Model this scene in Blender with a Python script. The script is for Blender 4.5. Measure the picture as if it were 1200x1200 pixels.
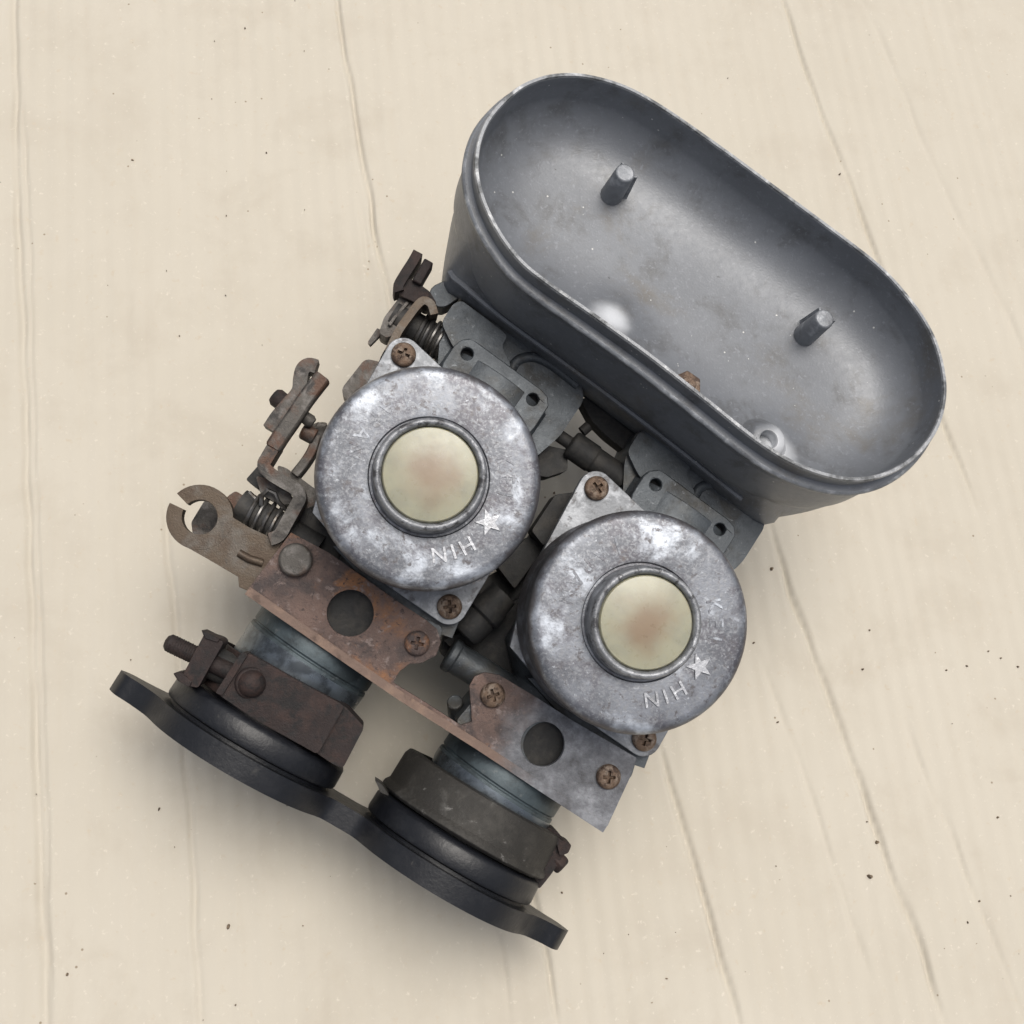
import bpy, bmesh, math, random
from mathutils import Vector, Matrix, noise
from mathutils.geometry import tessellate_polygon, convex_hull_2d

random.seed(7)
for o in list(bpy.data.objects):
    bpy.data.objects.remove(o)
scene = bpy.context.scene
col = scene.collection

# ------------------------------------------------------------------ camera geometry
# Local frame of the carburettor pair (millimetres): x along the pair, y along the bores
# towards the air horn, z up through the chamber caps.  z = 0 is the bore axis plane.
F = 1340.0                      # focal length in pixels of the 1200 px photograph
HC = 380.0                      # camera height over the bore plane
def ray(px, py): return Vector((px - 600.0, py - 600.0, F))
Wc = -Vector((-160, 100, F)).normalized()
ZC = 55.0                       # cap disc height
def hit_c(px, py, z):           # camera-frame point on local plane z
    r = ray(px, py); return r * ((HC - z) / -(r.dot(Wc)))
CAP1, CAP2 = hit_c(503, 559, ZC), hit_c(751, 729, ZC)
Vc = (CAP2 - CAP1).normalized()
Uc = Wc.cross(Vc).normalized()
Oc = (CAP1 + CAP2) / 2 - Wc * ZC
SP = (CAP2 - CAP1).length       # carburettor spacing
L2C = Matrix((Vc, Uc, Wc)).transposed()
C2L = L2C.transposed()
CAM_L = C2L @ (-Oc)
def P(px, py, z):               # pixel -> local point on plane z
    return C2L @ (hit_c(px, py, z) - Oc)
def PP(px, py, org, nrm):       # pixel -> local point on any plane
    d = C2L @ ray(px, py)
    return CAM_L + d * ((org - CAM_L).dot(nrm) / d.dot(nrm))
def P2(px, py, z):
    p = P(px, py, z); return (p.x, p.y)
# ground: its normal as seen by the camera
Ng = -Vector((-230, 430, F)).normalized()
Xg = (Vector((1, 0, 0)) - Ng * Ng.x).normalized()
Yg = Ng.cross(Xg)
C2W = Matrix((Xg, Yg, Ng))
L2W3 = C2W @ L2C
# flange outline (in local x,z) decides the contact with the ground
FL_Y0, FL_Y1 = -103.2, -96.2
LEAN = 0.055
YAW = math.radians(3.2)          # the soft rubber mount sits slightly askew
def yaw(p):
    p = Vector(p); c, s_ = math.cos(YAW), math.sin(YAW); y = p.y + 60.0 + p.z * LEAN
    return Vector((p.x * c - y * s_ - 2.0, p.x * s_ + y * c - 60.0, p.z))
def flange_outline():
    pts = []
    n = 150
    def top(x):
        x = abs(x); c = SP / 2
        w = 0.0
        if abs(x - c) < 33: w = math.sqrt(33 ** 2 - (x - c) ** 2)
        ear = 0.0
        if x > c: ear = max(6.0, 22 - (x - c - 14) * 0.62) if x < 80 else 6.0 * math.sqrt(max(0, 1 - ((x - 80) / 4.0) ** 2))
        waist = 13.0 if x < c else 0
        return max(w, ear, waist)
    xs = [-84 + 168 * i / n for i in range(n + 1)]
    hs_ = [top(x) for x in xs]
    for _ in range(5): hs_ = [hs_[0]] + [(hs_[i - 1] + hs_[i] * 2 + hs_[i + 1]) / 4 for i in range(1, n)] + [hs_[n]]
    for x, h in zip(xs, hs_): pts.append((x, h))
    for x, h in list(zip(xs, hs_))[-2:0:-1]: pts.append((x, -h))
    return pts
FLO = flange_outline()
zmin = min((L2W3 @ yaw((x, y, z))).z for x, z in FLO for y in (FL_Y0, FL_Y1))
T0 = Vector((0, 0, -zmin))
def W(p):                       # local mm -> world metres
    return (L2W3 @ Vector(p) + T0) * 0.001
CAM_W = W(CAM_L)
def G(px, py, z=0.0):           # pixel -> ground point in metres
    d = C2W @ ray(px, py)
    return CAM_W + d * ((z - CAM_W.z) / d.z)

cam_d = bpy.data.cameras.new('camera'); cam = bpy.data.objects.new('camera', cam_d); col.objects.link(cam)
R = Matrix((C2W @ Vector((1, 0, 0)), C2W @ Vector((0, -1, 0)), C2W @ Vector((0, 0, -1)))).transposed()
cam.matrix_world = Matrix.Translation(CAM_W) @ R.to_4x4()
cam_d.sensor_width = 36; cam_d.lens = 36 * F / 1200
cam_d.clip_start = 0.01; cam_d.clip_end = 200
scene.camera = cam

# ------------------------------------------------------------------ light
SUN_EL, SUN_AZ = math.radians(79), math.radians(60)      # azimuth counter-clockwise from +x
wd = bpy.data.worlds.new('World'); scene.world = wd; wd.use_nodes = True
nt = wd.node_tree
sky = nt.nodes.new('ShaderNodeTexSky'); sky.sky_type = 'NISHITA'; sky.sun_disc = False
sky.sun_elevation = SUN_EL; sky.sun_rotation = math.radians(90) - SUN_AZ
sky.air_density = 1.0; sky.dust_density = 6.0; sky.ozone_density = 1.0
hs = nt.nodes.new('ShaderNodeHueSaturation'); hs.inputs['Saturation'].default_value = 0.45   # overcast: cloud greys the sky
nt.links.new(sky.outputs[0], hs.inputs['Color']); nt.links.new(hs.outputs[0], nt.nodes['Background'].inputs[0])
nt.nodes['Background'].inputs[1].default_value = 0.10
sd = bpy.data.lights.new('sun', 'SUN'); sun = bpy.data.objects.new('sun', sd); col.objects.link(sun)
sd.energy = 1.9; sd.angle = math.radians(36); sd.color = (1.0, 0.95, 0.87)
sdir = Vector((math.cos(SUN_EL) * math.cos(SUN_AZ), math.cos(SUN_EL) * math.sin(SUN_AZ), math.sin(SUN_EL)))
sun.rotation_euler = sdir.to_track_quat('Z', 'Y').to_euler(); sun.location = sdir * 3
vs = scene.view_settings
vs.view_transform = 'Standard'; vs.look = 'None'; vs.gamma = 1.0; vs.use_curve_mapping = False; vs.exposure = 0.2

# ------------------------------------------------------------------ materials
def lin(r, g, b):
    f = lambda c: (c / 255 / 12.92) if c / 255 <= 0.04045 else ((c / 255 + 0.055) / 1.055) ** 2.4
    return (f(r), f(g), f(b), 1)
def mk(name, base, layers=(), metal=0.0, rough=0.5, rough_var=0.12, bump=0.0, bscale=900, spec=0.5, sss=0.0, speck=None):
    """base colour, then layers of (colour, noise scale, threshold, softness[, detail, distortion, metal, rough])"""
    m = bpy.data.materials.new(name); m.use_nodes = True
    n = m.node_tree.nodes; l = m.node_tree.links; b = n['Principled BSDF']
    tc = n.new('ShaderNodeTexCoord'); oi = n.new('ShaderNodeObjectInfo'); sc_ = n.new('ShaderNodeVectorMath'); sc_.operation = 'MULTIPLY_ADD'
    l.new(oi.outputs['Random'], sc_.inputs[0]); sc_.inputs[1].default_value = (3.1, 1.7, 2.3); l.new(tc.outputs['Object'], sc_.inputs[2]); co = sc_.outputs[0]
    def noise_fac(scale, detail=6, dist=0.0, rgh=0.6, off=0.0):
        t = n.new('ShaderNodeTexNoise'); t.inputs['Scale'].default_value = scale
        t.inputs['Detail'].default_value = detail; t.inputs['Distortion'].default_value = dist
        t.inputs['Roughness'].default_value = rgh
        mp = n.new('ShaderNodeMapping'); mp.inputs['Location'].default_value = (off, off * 1.7, off * 0.6)
        l.new(co, mp.inputs[0]); l.new(mp.outputs[0], t.inputs['Vector'])
        return t.outputs['Fac']
    cur = n.new('ShaderNodeRGB'); cur.outputs[0].default_value = base; cur = cur.outputs[0]
    mv = n.new('ShaderNodeValue'); mv.outputs[0].default_value = metal; mcur = mv.outputs[0]
    rv = n.new('ShaderNodeValue'); rv.outputs[0].default_value = rough; rcur = rv.outputs[0]
    for i, ly in enumerate(layers):
        c, sc, thr, soft = ly[:4]
        det = ly[4] if len(ly) > 4 else 6
        dist = ly[5] if len(ly) > 5 else 0.3
        f = noise_fac(sc, det, dist, 0.65, 0.13 * (i + 1))
        mr = n.new('ShaderNodeMapRange'); mr.interpolation_type = 'SMOOTHSTEP'
        mr.inputs['From Min'].default_value = thr - soft; mr.inputs['From Max'].default_value = thr + soft
        l.new(f, mr.inputs['Value'])
        mx = n.new('ShaderNodeMix'); mx.data_type = 'RGBA'
        l.new(mr.outputs[0], mx.inputs['Factor']); l.new(cur, mx.inputs['A']); mx.inputs['B'].default_value = c
        cur = mx.outputs['Result']
        if len(ly) > 6:
            for k, (src, val) in enumerate(((mcur, ly[6]), (rcur, ly[7]))):
                mf = n.new('ShaderNodeMix'); mf.data_type = 'FLOAT'
                l.new(mr.outputs[0], mf.inputs['Factor']); l.new(src, mf.inputs['A']); mf.inputs['B'].default_value = val
                if k == 0: mcur = mf.outputs['Result']
                else: rcur = mf.outputs['Result']
    if speck:
        v = n.new('ShaderNodeTexVoronoi'); v.inputs['Scale'].default_value = speck[1]; l.new(co, v.inputs['Vector'])
        nf = noise_fac(speck[1] * 0.3, 3, 0, 0.5, 0.7)
        mr = n.new('ShaderNodeMapRange'); mr.inputs['From Min'].default_value = speck[2]; mr.inputs['From Max'].default_value = speck[2] * 0.6
        l.new(v.outputs['Distance'], mr.inputs['Value'])
        ml = n.new('ShaderNodeMath'); ml.operation = 'MULTIPLY'
        gt = n.new('ShaderNodeMath'); gt.operation = 'GREATER_THAN'; gt.inputs[1].default_value = speck[3]
        l.new(nf, gt.inputs[0]); l.new(gt.outputs[0], ml.inputs[0]); l.new(mr.outputs[0], ml.inputs[1])
        mx = n.new('ShaderNodeMix'); mx.data_type = 'RGBA'
        l.new(ml.outputs[0], mx.inputs['Factor']); l.new(cur, mx.inputs['A']); mx.inputs['B'].default_value = speck[0]
        cur = mx.outputs['Result']
    l.new(cur, b.inputs['Base Color']); l.new(mcur, b.inputs['Metallic'])
    ad = n.new('ShaderNodeMath'); ad.operation = 'MULTIPLY_ADD'
    l.new(noise_fac(420, 5, 0, 0.6, 0.5), ad.inputs[0]); ad.inputs[1].default_value = rough_var * 2
    sb = n.new('ShaderNodeMath'); sb.operation = 'SUBTRACT'; l.new(rcur, sb.inputs[0]); sb.inputs[1].default_value = rough_var
    l.new(sb.outputs[0], ad.inputs[2]); l.new(ad.outputs[0], b.inputs['Roughness'])
    b.inputs['Specular IOR Level'].default_value = spec
    if bump:
        bp = n.new('ShaderNodeBump'); bp.inputs['Strength'].default_value = bump; bp.inputs['Distance'].default_value = 0.0004
        l.new(noise_fac(bscale, 5, 0.2), bp.inputs['Height']); l.new(bp.outputs[0], b.inputs['Normal'])
    if sss:
        b.inputs['Subsurface Weight'].default_value = sss; b.inputs['Subsurface Radius'].default_value = (0.004, 0.003, 0.0015)
    return m

M = {}
M['cast'] = mk('grey_cast_alloy', (0.062, 0.071, 0.080, 1),
               [((0.095, 0.108, 0.12, 1), 60, 0.55, 0.12), ((0.035, 0.035, 0.034, 1), 70, 0.60, 0.10, 10), ((0.06, 0.055, 0.045, 1), 35, 0.60, 0.10, 10), ((0.17, 0.185, 0.20, 1), 420, 0.66, 0.05)],
               metal=0.35, rough=0.48, bump=0.4, bscale=1400)
M['horn'] = mk('smooth_cast_horn', (0.142, 0.151, 0.166, 1),
               [((0.172, 0.183, 0.20, 1), 25, 0.52, 0.18), ((0.105, 0.108, 0.113, 1), 80, 0.60, 0.12), ((0.125, 0.115, 0.10, 1), 22, 0.62, 0.10), ((0.05, 0.05, 0.05, 1), 170, 0.73, 0.03),
                ((0.19, 0.20, 0.22, 1), 700, 0.62, 0.08)],
               metal=0.15, rough=0.42, bump=0.16, bscale=1300, speck=((0.5, 0.5, 0.48, 1), 420, 0.15, 0.62))
M['rim'] = mk('worn_rim', (0.27, 0.28, 0.295, 1),
              [((0.48, 0.49, 0.50, 1), 220, 0.60, 0.08), ((0.10, 0.105, 0.11, 1), 120, 0.55, 0.08)], metal=0.4, rough=0.5, bump=0.5, bscale=1500)
M['bead'] = mk('scuffed_bead', (0.21, 0.222, 0.24, 1), [((0.38, 0.395, 0.42, 1), 160, 0.58, 0.1), ((0.12, 0.125, 0.135, 1), 70, 0.56, 0.1)], metal=0.35, rough=0.45, bump=0.4)
M['pad'] = mk('painted_highlight_alloy', (0.42, 0.44, 0.47, 1), [((0.28, 0.295, 0.32, 1), 120, 0.52, 0.14)], metal=0.7, rough=0.33, bump=0.15)  # unassigned; bright colour meant as a highlight on the bowl floor
M['cap'] = mk('oxidised_alloy_cap', (0.11, 0.117, 0.133, 1),
              [((0.20, 0.214, 0.242, 1), 40, 0.52, 0.10, 10, 0.2), ((0.095, 0.093, 0.107, 1), 85, 0.54, 0.09, 10, 0.3), ((0.20, 0.208, 0.225, 1), 900, 0.55, 0.1),
               ((0.44, 0.475, 0.53, 1), 62, 0.60, 0.09, 10, 0.3), ((0.09, 0.085, 0.09, 1), 420, 0.62, 0.07), ((0.34, 0.36, 0.39, 1), 700, 0.66, 0.06), ((0.15, 0.115, 0.09, 1), 45, 0.70, 0.06)],
              metal=0.5, rough=0.43, bump=0.18, bscale=1300)
def edge_stain(m, r0, r1, colr):
    n = m.node_tree.nodes; l = m.node_tree.links; b = n['Principled BSDF']
    tc = n.new('ShaderNodeTexCoord'); rel = n.new('ShaderNodeVectorMath'); rel.operation = 'CROSS_PRODUCT'
    rel.inputs[1].default_value = tuple((L2W3 @ Vector((0, 0, 1))).normalized()); l.new(tc.outputs['Object'], rel.inputs[0])
    ln = n.new('ShaderNodeVectorMath'); ln.operation = 'LENGTH'; l.new(rel.outputs[0], ln.inputs[0])
    t = n.new('ShaderNodeTexNoise'); t.inputs['Scale'].default_value = 130; t.inputs['Detail'].default_value = 8; l.new(tc.outputs['Object'], t.inputs['Vector'])
    a = n.new('ShaderNodeMath'); a.operation = 'MULTIPLY_ADD'; a.inputs[1].default_value = 0.007; l.new(t.outputs['Fac'], a.inputs[0]); l.new(ln.outputs['Value'], a.inputs[2])
    mr = n.new('ShaderNodeMapRange'); mr.interpolation_type = 'SMOOTHSTEP'; mr.inputs['From Min'].default_value = r0; mr.inputs['From Max'].default_value = r1; mr.inputs['To Max'].default_value = 0.8
    l.new(a.outputs[0], mr.inputs['Value'])
    mx = n.new('ShaderNodeMix'); mx.data_type = 'RGBA'; l.new(mr.outputs[0], mx.inputs['Factor']); l.new(b.inputs['Base Color'].links[0].from_socket, mx.inputs['A']); mx.inputs['B'].default_value = colr
    l.new(mx.outputs['Result'], b.inputs['Base Color'])
edge_stain(M['cap'], 0.0342, 0.0360, (0.085, 0.078, 0.08, 1))       # tarnished outer band
M['letter'] = mk('worn_bright_letters', (0.33, 0.34, 0.365, 1), [((0.24, 0.245, 0.26, 1), 300, 0.55, 0.1), ((0.6, 0.62, 0.65, 1), 500, 0.62, 0.06)], metal=0.6, rough=0.38, bump=0.3)
M['ring'] = mk('dark_worn_ring', (0.21, 0.217, 0.23, 1),
              [((0.33, 0.34, 0.36, 1), 200, 0.55, 0.08), ((0.07, 0.07, 0.075, 1), 260, 0.58, 0.06), ((0.42, 0.43, 0.45, 1), 420, 0.66, 0.05)], metal=0.55, rough=0.45, bump=0.5, bscale=1500)
M['lip'] = mk('pale_rust_edge', (0.165, 0.112, 0.088, 1), [((0.23, 0.155, 0.115, 1), 120, 0.55, 0.1), ((0.10, 0.065, 0.05, 1), 160, 0.6, 0.06)], metal=0.1, rough=0.7, bump=0.5, bscale=1500)
M['capflange'] = mk('dull_alloy_flange', (0.19, 0.20, 0.215, 1),
              [((0.33, 0.345, 0.37, 1), 110, 0.56, 0.08), ((0.10, 0.10, 0.105, 1), 160, 0.58, 0.06), ((0.20, 0.13, 0.08, 1), 90, 0.68, 0.05)],
              metal=0.5, rough=0.5, bump=0.3)
M['rust'] = mk('dark_rust', (0.019, 0.0115, 0.0105, 1),
              [((0.034, 0.0185, 0.015, 1), 140, 0.55, 0.1), ((0.010, 0.008, 0.008, 1), 220, 0.55, 0.08)], metal=0.1, rough=0.72, bump=0.6, bscale=1500)
M['screw'] = mk('rusty_screw', (0.15, 0.10, 0.068, 1),
              [((0.24, 0.19, 0.15, 1), 300, 0.55, 0.08), ((0.07, 0.045, 0.032, 1), 420, 0.54, 0.06)], metal=0.35, rough=0.6, bump=0.7, bscale=2200)
M['lever'] = mk('grimy_steel_lever', (0.085, 0.078, 0.070, 1),
              [((0.15, 0.14, 0.13, 1), 200, 0.56, 0.08), ((0.09, 0.05, 0.034, 1), 90, 0.56, 0.08), ((0.035, 0.032, 0.03, 1), 160, 0.6, 0.07)],
              metal=0.4, rough=0.55, bump=0.5, bscale=1800)
M['holder'] = mk('brown_stained_holder', (0.082, 0.060, 0.041, 1),
              [((0.11, 0.098, 0.084, 1), 90, 0.55, 0.1), ((0.062, 0.041, 0.027, 1), 70, 0.55, 0.1), ((0.07, 0.06, 0.05, 1), 200, 0.63, 0.06)],
              metal=0.45, rough=0.5, bump=0.4, bscale=1800)
M['spring'] = mk('spring_wire', (0.16, 0.155, 0.15, 1), [((0.07, 0.06, 0.05, 1), 200, 0.55, 0.1)], metal=0.8, rough=0.38)
M['rubber'] = mk('black_rubber', (0.007, 0.008, 0.011, 1),
              [((0.013, 0.014, 0.017, 1), 120, 0.58, 0.1), ((0.04, 0.039, 0.037, 1), 420, 0.70, 0.05), ((0.06, 0.058, 0.055, 1), 34, 0.71, 0.06, 12)], rough=0.42, bump=0.3, bscale=700, spec=0.45)
M['clampgrey'] = mk('grimy_steel_clamp', (0.027, 0.025, 0.022, 1),
              [((0.042, 0.039, 0.034, 1), 120, 0.56, 0.1), ((0.14, 0.137, 0.128, 1), 45, 0.62, 0.10, 10), ((0.20, 0.195, 0.185, 1), 260, 0.68, 0.06)], metal=0.25, rough=0.66, bump=0.5, bscale=1300)
M['black'] = mk('black_grime_and_shade', (0.02, 0.02, 0.02, 1), [((0.04, 0.037, 0.033, 1), 150, 0.55, 0.1)], rough=0.7, bump=0.4)  # also darkens hole bottoms and gaps in place of shade
M['spigot'] = mk('blue_grey_spigot', (0.065, 0.085, 0.095, 1),
              [((0.035, 0.045, 0.05, 1), 110, 0.54, 0.1), ((0.11, 0.125, 0.13, 1), 260, 0.64, 0.06)], metal=0.4, rough=0.5, bump=0.25)
M['groove'] = mk('polished_groove', (0.15, 0.175, 0.20, 1), [((0.07, 0.08, 0.09, 1), 120, 0.54, 0.1)], metal=0.75, rough=0.30)

def dot_gradient(m, vec, lo, hi, colr, nscale=120, amt=0.5):
    """mix a colour in along a direction of the object (rust that covers one end)"""
    n = m.node_tree.nodes; l = m.node_tree.links; b = n['Principled BSDF']
    tc = n.new('ShaderNodeTexCoord'); d = n.new('ShaderNodeVectorMath'); d.operation = 'DOT_PRODUCT'
    d.inputs[1].default_value = vec; l.new(tc.outputs['Object'], d.inputs[0])
    t = n.new('ShaderNodeTexNoise'); t.inputs['Scale'].default_value = nscale; t.inputs['Detail'].default_value = 8; l.new(tc.outputs['Object'], t.inputs['Vector'])
    a = n.new('ShaderNodeMath'); a.operation = 'MULTIPLY_ADD'; l.new(t.outputs['Fac'], a.inputs[0]); a.inputs[1].default_value = amt * (hi - lo); l.new(d.outputs['Value'], a.inputs[2])
    mr = n.new('ShaderNodeMapRange'); mr.interpolation_type = 'SMOOTHSTEP'; mr.inputs['From Min'].default_value = lo; mr.inputs['From Max'].default_value = hi
    l.new(a.outputs[0], mr.inputs['Value'])
    src = b.inputs['Base Color'].links[0].from_socket
    mx = n.new('ShaderNodeMix'); mx.data_type = 'RGBA'; l.new(mr.outputs[0], mx.inputs['Factor']); l.new(src, mx.inputs['A'])
    z1 = n.new('ShaderNodeTexNoise'); z1.inputs['Scale'].default_value = 150; z1.inputs['Detail'].default_value = 10; z1.inputs['Roughness'].default_value = 0.7; l.new(tc.outputs['Object'], z1.inputs['Vector'])
    rp_ = n.new('ShaderNodeValToRGB'); el = rp_.color_ramp.elements
    el[0].position = 0.34; el[0].color = (0.075, 0.075, 0.08, 1); el[1].position = 0.72; el[1].color = (0.30, 0.31, 0.33, 1)
    e_ = el.new(0.52); e_.color = (0.155, 0.16, 0.175, 1)
    l.new(z1.outputs['Fac'], rp_.inputs[0]); l.new(rp_.outputs[0], mx.inputs['B'])
    l.new(mx.outputs['Result'], b.inputs['Base Color'])
    return mr.outputs[0]

# bracket: rust-orange over the first carburettor, bare grey zinc towards its far end
M['bracket'] = mk('rusted_bracket', (0.088, 0.060, 0.052, 1),
              [((0.150, 0.098, 0.080, 1), 45, 0.52, 0.10, 9), ((0.055, 0.042, 0.040, 1), 75, 0.55, 0.09, 9), ((0.25, 0.115, 0.05, 1), 60, 0.60, 0.07, 10),
               ((0.20, 0.155, 0.14, 1), 330, 0.62, 0.06), ((0.045, 0.032, 0.03, 1), 500, 0.62, 0.06)], metal=0.15, rough=0.66, bump=0.9, bscale=1300)
dot_gradient(M['lip'], tuple(L2W3 @ Vector((1, 0, 0))), 0.032, 0.050, None, 130, 1.2)
dot_gradient(M['bracket'], tuple(L2W3 @ Vector((1, 0, 0))), 0.024, 0.038, None, 130, 1.2)

def plug_material():
    m = mk('yellowed_nylon', (0.335, 0.325, 0.235, 1), [((0.29, 0.285, 0.215, 1), 120, 0.55, 0.1)], rough=0.30, bump=0.04, sss=0.4)
    n = m.node_tree.nodes; l = m.node_tree.links; b = n['Principled BSDF']
    tc = n.new('ShaderNodeTexCoord'); ln = n.new('ShaderNodeVectorMath'); ln.operation = 'LENGTH'; l.new(tc.outputs['Object'], ln.inputs[0])
    t = n.new('ShaderNodeTexNoise'); t.inputs['Scale'].default_value = 110; t.inputs['Detail'].default_value = 9; t.noise_dimensions = '4D'; l.new(tc.outputs['Object'], t.inputs['Vector'])
    oi = n.new('ShaderNodeObjectInfo'); w_ = n.new('ShaderNodeMath'); w_.operation = 'MULTIPLY'; w_.inputs[1].default_value = 40; l.new(oi.outputs['Random'], w_.inputs[0]); l.new(w_.outputs[0], t.inputs['W'])
    a = n.new('ShaderNodeMath'); a.operation = 'MULTIPLY_ADD'; a.inputs[1].default_value = 0.016; l.new(t.outputs['Fac'], a.inputs[0]); l.new(ln.outputs['Value'], a.inputs[2])
    mr = n.new('ShaderNodeMapRange'); mr.interpolation_type = 'SMOOTHSTEP'; mr.inputs['From Min'].default_value = 0.0210; mr.inputs['From Max'].default_value = 0.0085
    mr.inputs['To Max'].default_value = 0.85; l.new(a.outputs[0], mr.inputs['Value'])
    src = b.inputs['Base Color'].links[0].from_socket
    mx = n.new('ShaderNodeMix'); mx.data_type = 'RGBA'; l.new(mr.outputs[0], mx.inputs['Factor']); l.new(src, mx.inputs['A']); mx.inputs['B'].default_value = (0.215, 0.14, 0.082, 1)
    l.new(mx.outputs['Result'], b.inputs['Base Color'])
    return m
M['plug'] = plug_material()

# ------------------------------------------------------------------ mesh helpers (local millimetres)
ROOT = bpy.data.objects.new('twin_carburettor', None); col.objects.link(ROOT)
BASE = W((0, 0, 0)); ROOT.location = (BASE.x, BASE.y, 0.0); ROOT.empty_display_size = 0.02
ROOT['label'] = 'worn pair of grey carburettors with oval air horn and rubber flange lying on cardboard'
ROOT['category'] = 'carburettor'
OBJ_ORG = {}
class MB:
    def __init__(s): s.v = []; s.f = []
    def add(s, vs, fs):
        o = len(s.v); s.v += [Vector(p) for p in vs]; s.f += [tuple(i + o for i in f) for f in fs]; return s
    def prism(s, outline, z0, z1, holes=(), T=None):
        """2D outline (x,y) extruded z0..z1; T maps (x,y,z) to local"""
        T = T or (lambda p: p)
        loops = [list(outline)] + [list(h) for h in holes]
        flat = [p for lp in loops for p in lp]
        tris = tessellate_polygon([[Vector((p[0], p[1], 0)) for p in lp] for lp in loops])
        n = len(flat)
        vs = [T(Vector((p[0], p[1], z1))) for p in flat] + [T(Vector((p[0], p[1], z0))) for p in flat]
        fs = []
        for t in tris:
            a, b, c = t
            A, B, Cc = flat[a], flat[b], flat[c]
            if (B[0] - A[0]) * (Cc[1] - A[1]) - (B[1] - A[1]) * (Cc[0] - A[0]) < 0: a, c = c, a
            fs.append((a, b, c)); fs.append((c + n, b + n, a + n))
        k = 0
        for lp in loops:
            m = len(lp)
            for i in range(m):
                j = (i + 1) % m; fs.append((k + i, k + j, k + j + n, k + i + n))
            k += m
        return s.add(vs, fs)
    def lathe(s, prof, org, axis, n=48, up=None):
        """profile [(r, h)] round an axis"""
        ax = Vector(axis).normalized()
        e1 = (Vector(up) if up else (Vector((0, 0, 1)) if abs(ax.z) < 0.9 else Vector((1, 0, 0))))
        e1 = (e1 - ax * e1.dot(ax)).normalized(); e2 = ax.cross(e1)
        org = Vector(org); vs = []; fs = []
        for r, h in prof:
            for i in range(n):
                a = 2 * math.pi * i / n
                vs.append(org + ax * h + (e1 * math.cos(a) + e2 * math.sin(a)) * r)
        for k in range(len(prof) - 1):
            for i in range(n):
                j = (i + 1) % n
                fs.append((k * n + i, k * n + j, (k + 1) * n + j, (k + 1) * n + i))
        for k in (0, len(prof) - 1):
            if prof[k][0] > 1e-6:
                fs.append(tuple(range(k * n, k * n + n)) if k else tuple(reversed(range(n))))
        return s.add(vs, fs)
    def cyl(s, a, b, r, n=32, r2=None):
        a = Vector(a); b = Vector(b); r2 = r if r2 is None else r2
        return s.lathe([(r, 0), (r2, (b - a).length)], a, b - a, n)
    def tube(s, path, r, n=10):
        path = [Vector(p) for p in path]; vs = []; fs = []
        t = (path[1] - path[0]).normalized()
        e = t.orthogonal().normalized()
        for i, p in enumerate(path):
            t2 = (path[min(i + 1, len(path) - 1)] - path[max(i - 1, 0)]).normalized()
            e = (e - t2 * e.dot(t2)).normalized(); f = t2.cross(e)
            for k in range(n):
                a = 2 * math.pi * k / n; vs.append(p + (e * math.cos(a) + f * math.sin(a)) * r)
        m = len(path)
        for i in range(m - 1):
            for k in range(n):
                j = (k + 1) % n; fs.append((i * n + k, i * n + j, (i + 1) * n + j, (i + 1) * n + k))
        fs.append(tuple(reversed(range(n)))); fs.append(tuple(range((m - 1) * n, m * n)))
        return s.add(vs, fs)
    def strip(s, pts, width, z0, z1):
        """flat bar standing on edge: a 2D path thickened by width"""
        return s.prism(thick(pts, width), z0, z1)
    def moved(s, d):
        m = MB(); m.v = [p + Vector(d) for p in s.v]; m.f = list(s.f); return m
    def build(s, name, mat, parent=None, bevel=0.0, origin=None, angle=38, seg=2):
        par = parent or ROOT
        porg = OBJ_ORG.get(par, Vector(par.location))
        org = W(origin) if origin is not None else porg
        me = bpy.data.meshes.new(name)
        me.from_pydata([tuple(W(p) - org) for p in s.v], [], s.f); me.validate(); 
        bm = bmesh.new(); bm.from_mesh(me); bmesh.ops.remove_doubles(bm, verts=bm.verts, dist=1e-6)
        bmesh.ops.recalc_face_normals(bm, faces=bm.faces); bm.to_mesh(me); bm.free()
        for p in me.polygons: p.use_smooth = True
        me.set_sharp_from_angle(angle=math.radians(angle))
        me.materials.append(M[mat] if isinstance(mat, str) else mat)
        o = bpy.data.objects.new(name, me); col.objects.link(o)
        o.parent = par; o.location = org - porg; OBJ_ORG[o] = org
        if bevel:
            b = o.modifiers.new('bevel', 'BEVEL'); b.width = bevel * 0.001; b.segments = seg
            b.limit_method = 'ANGLE'; b.angle_limit = math.radians(35)
        return o
OBJ_ORG[ROOT] = Vector(ROOT.location)

def circle(cx, cy, r, n=40, a0=0.0, a1=2 * math.pi):
    full = abs(a1 - a0 - 2 * math.pi) < 1e-6
    m = n if full else n + 1
    return [(cx + r * math.cos(a0 + (a1 - a0) * i / n), cy + r * math.sin(a0 + (a1 - a0) * i / n)) for i in range(m)]
def hull(pts):
    vs = [Vector(p) for p in pts]; return [tuple(pts[i]) for i in convex_hull_2d(vs)]
def smooth2(pts, sub=5, closed=True):
    n = len(pts); out = []
    rng = range(n) if closed else range(n - 1)
    for i in rng:
        g = (lambda k: pts[k % n]) if closed else (lambda k: pts[max(0, min(n - 1, k))])
        p0, p1, p2, p3 = (Vector(g(i + k)) for k in (-1, 0, 1, 2))
        for s_ in range(sub):
            t = s_ / sub
            out.append(0.5 * ((2 * p1) + (p2 - p0) * t + (2 * p0 - 5 * p1 + 4 * p2 - p3) * t * t + (3 * p1 - p0 - 3 * p2 + p3) * t ** 3))
    if not closed: out.append(Vector(pts[-1]))
    return [tuple(p) for p in out]
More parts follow.
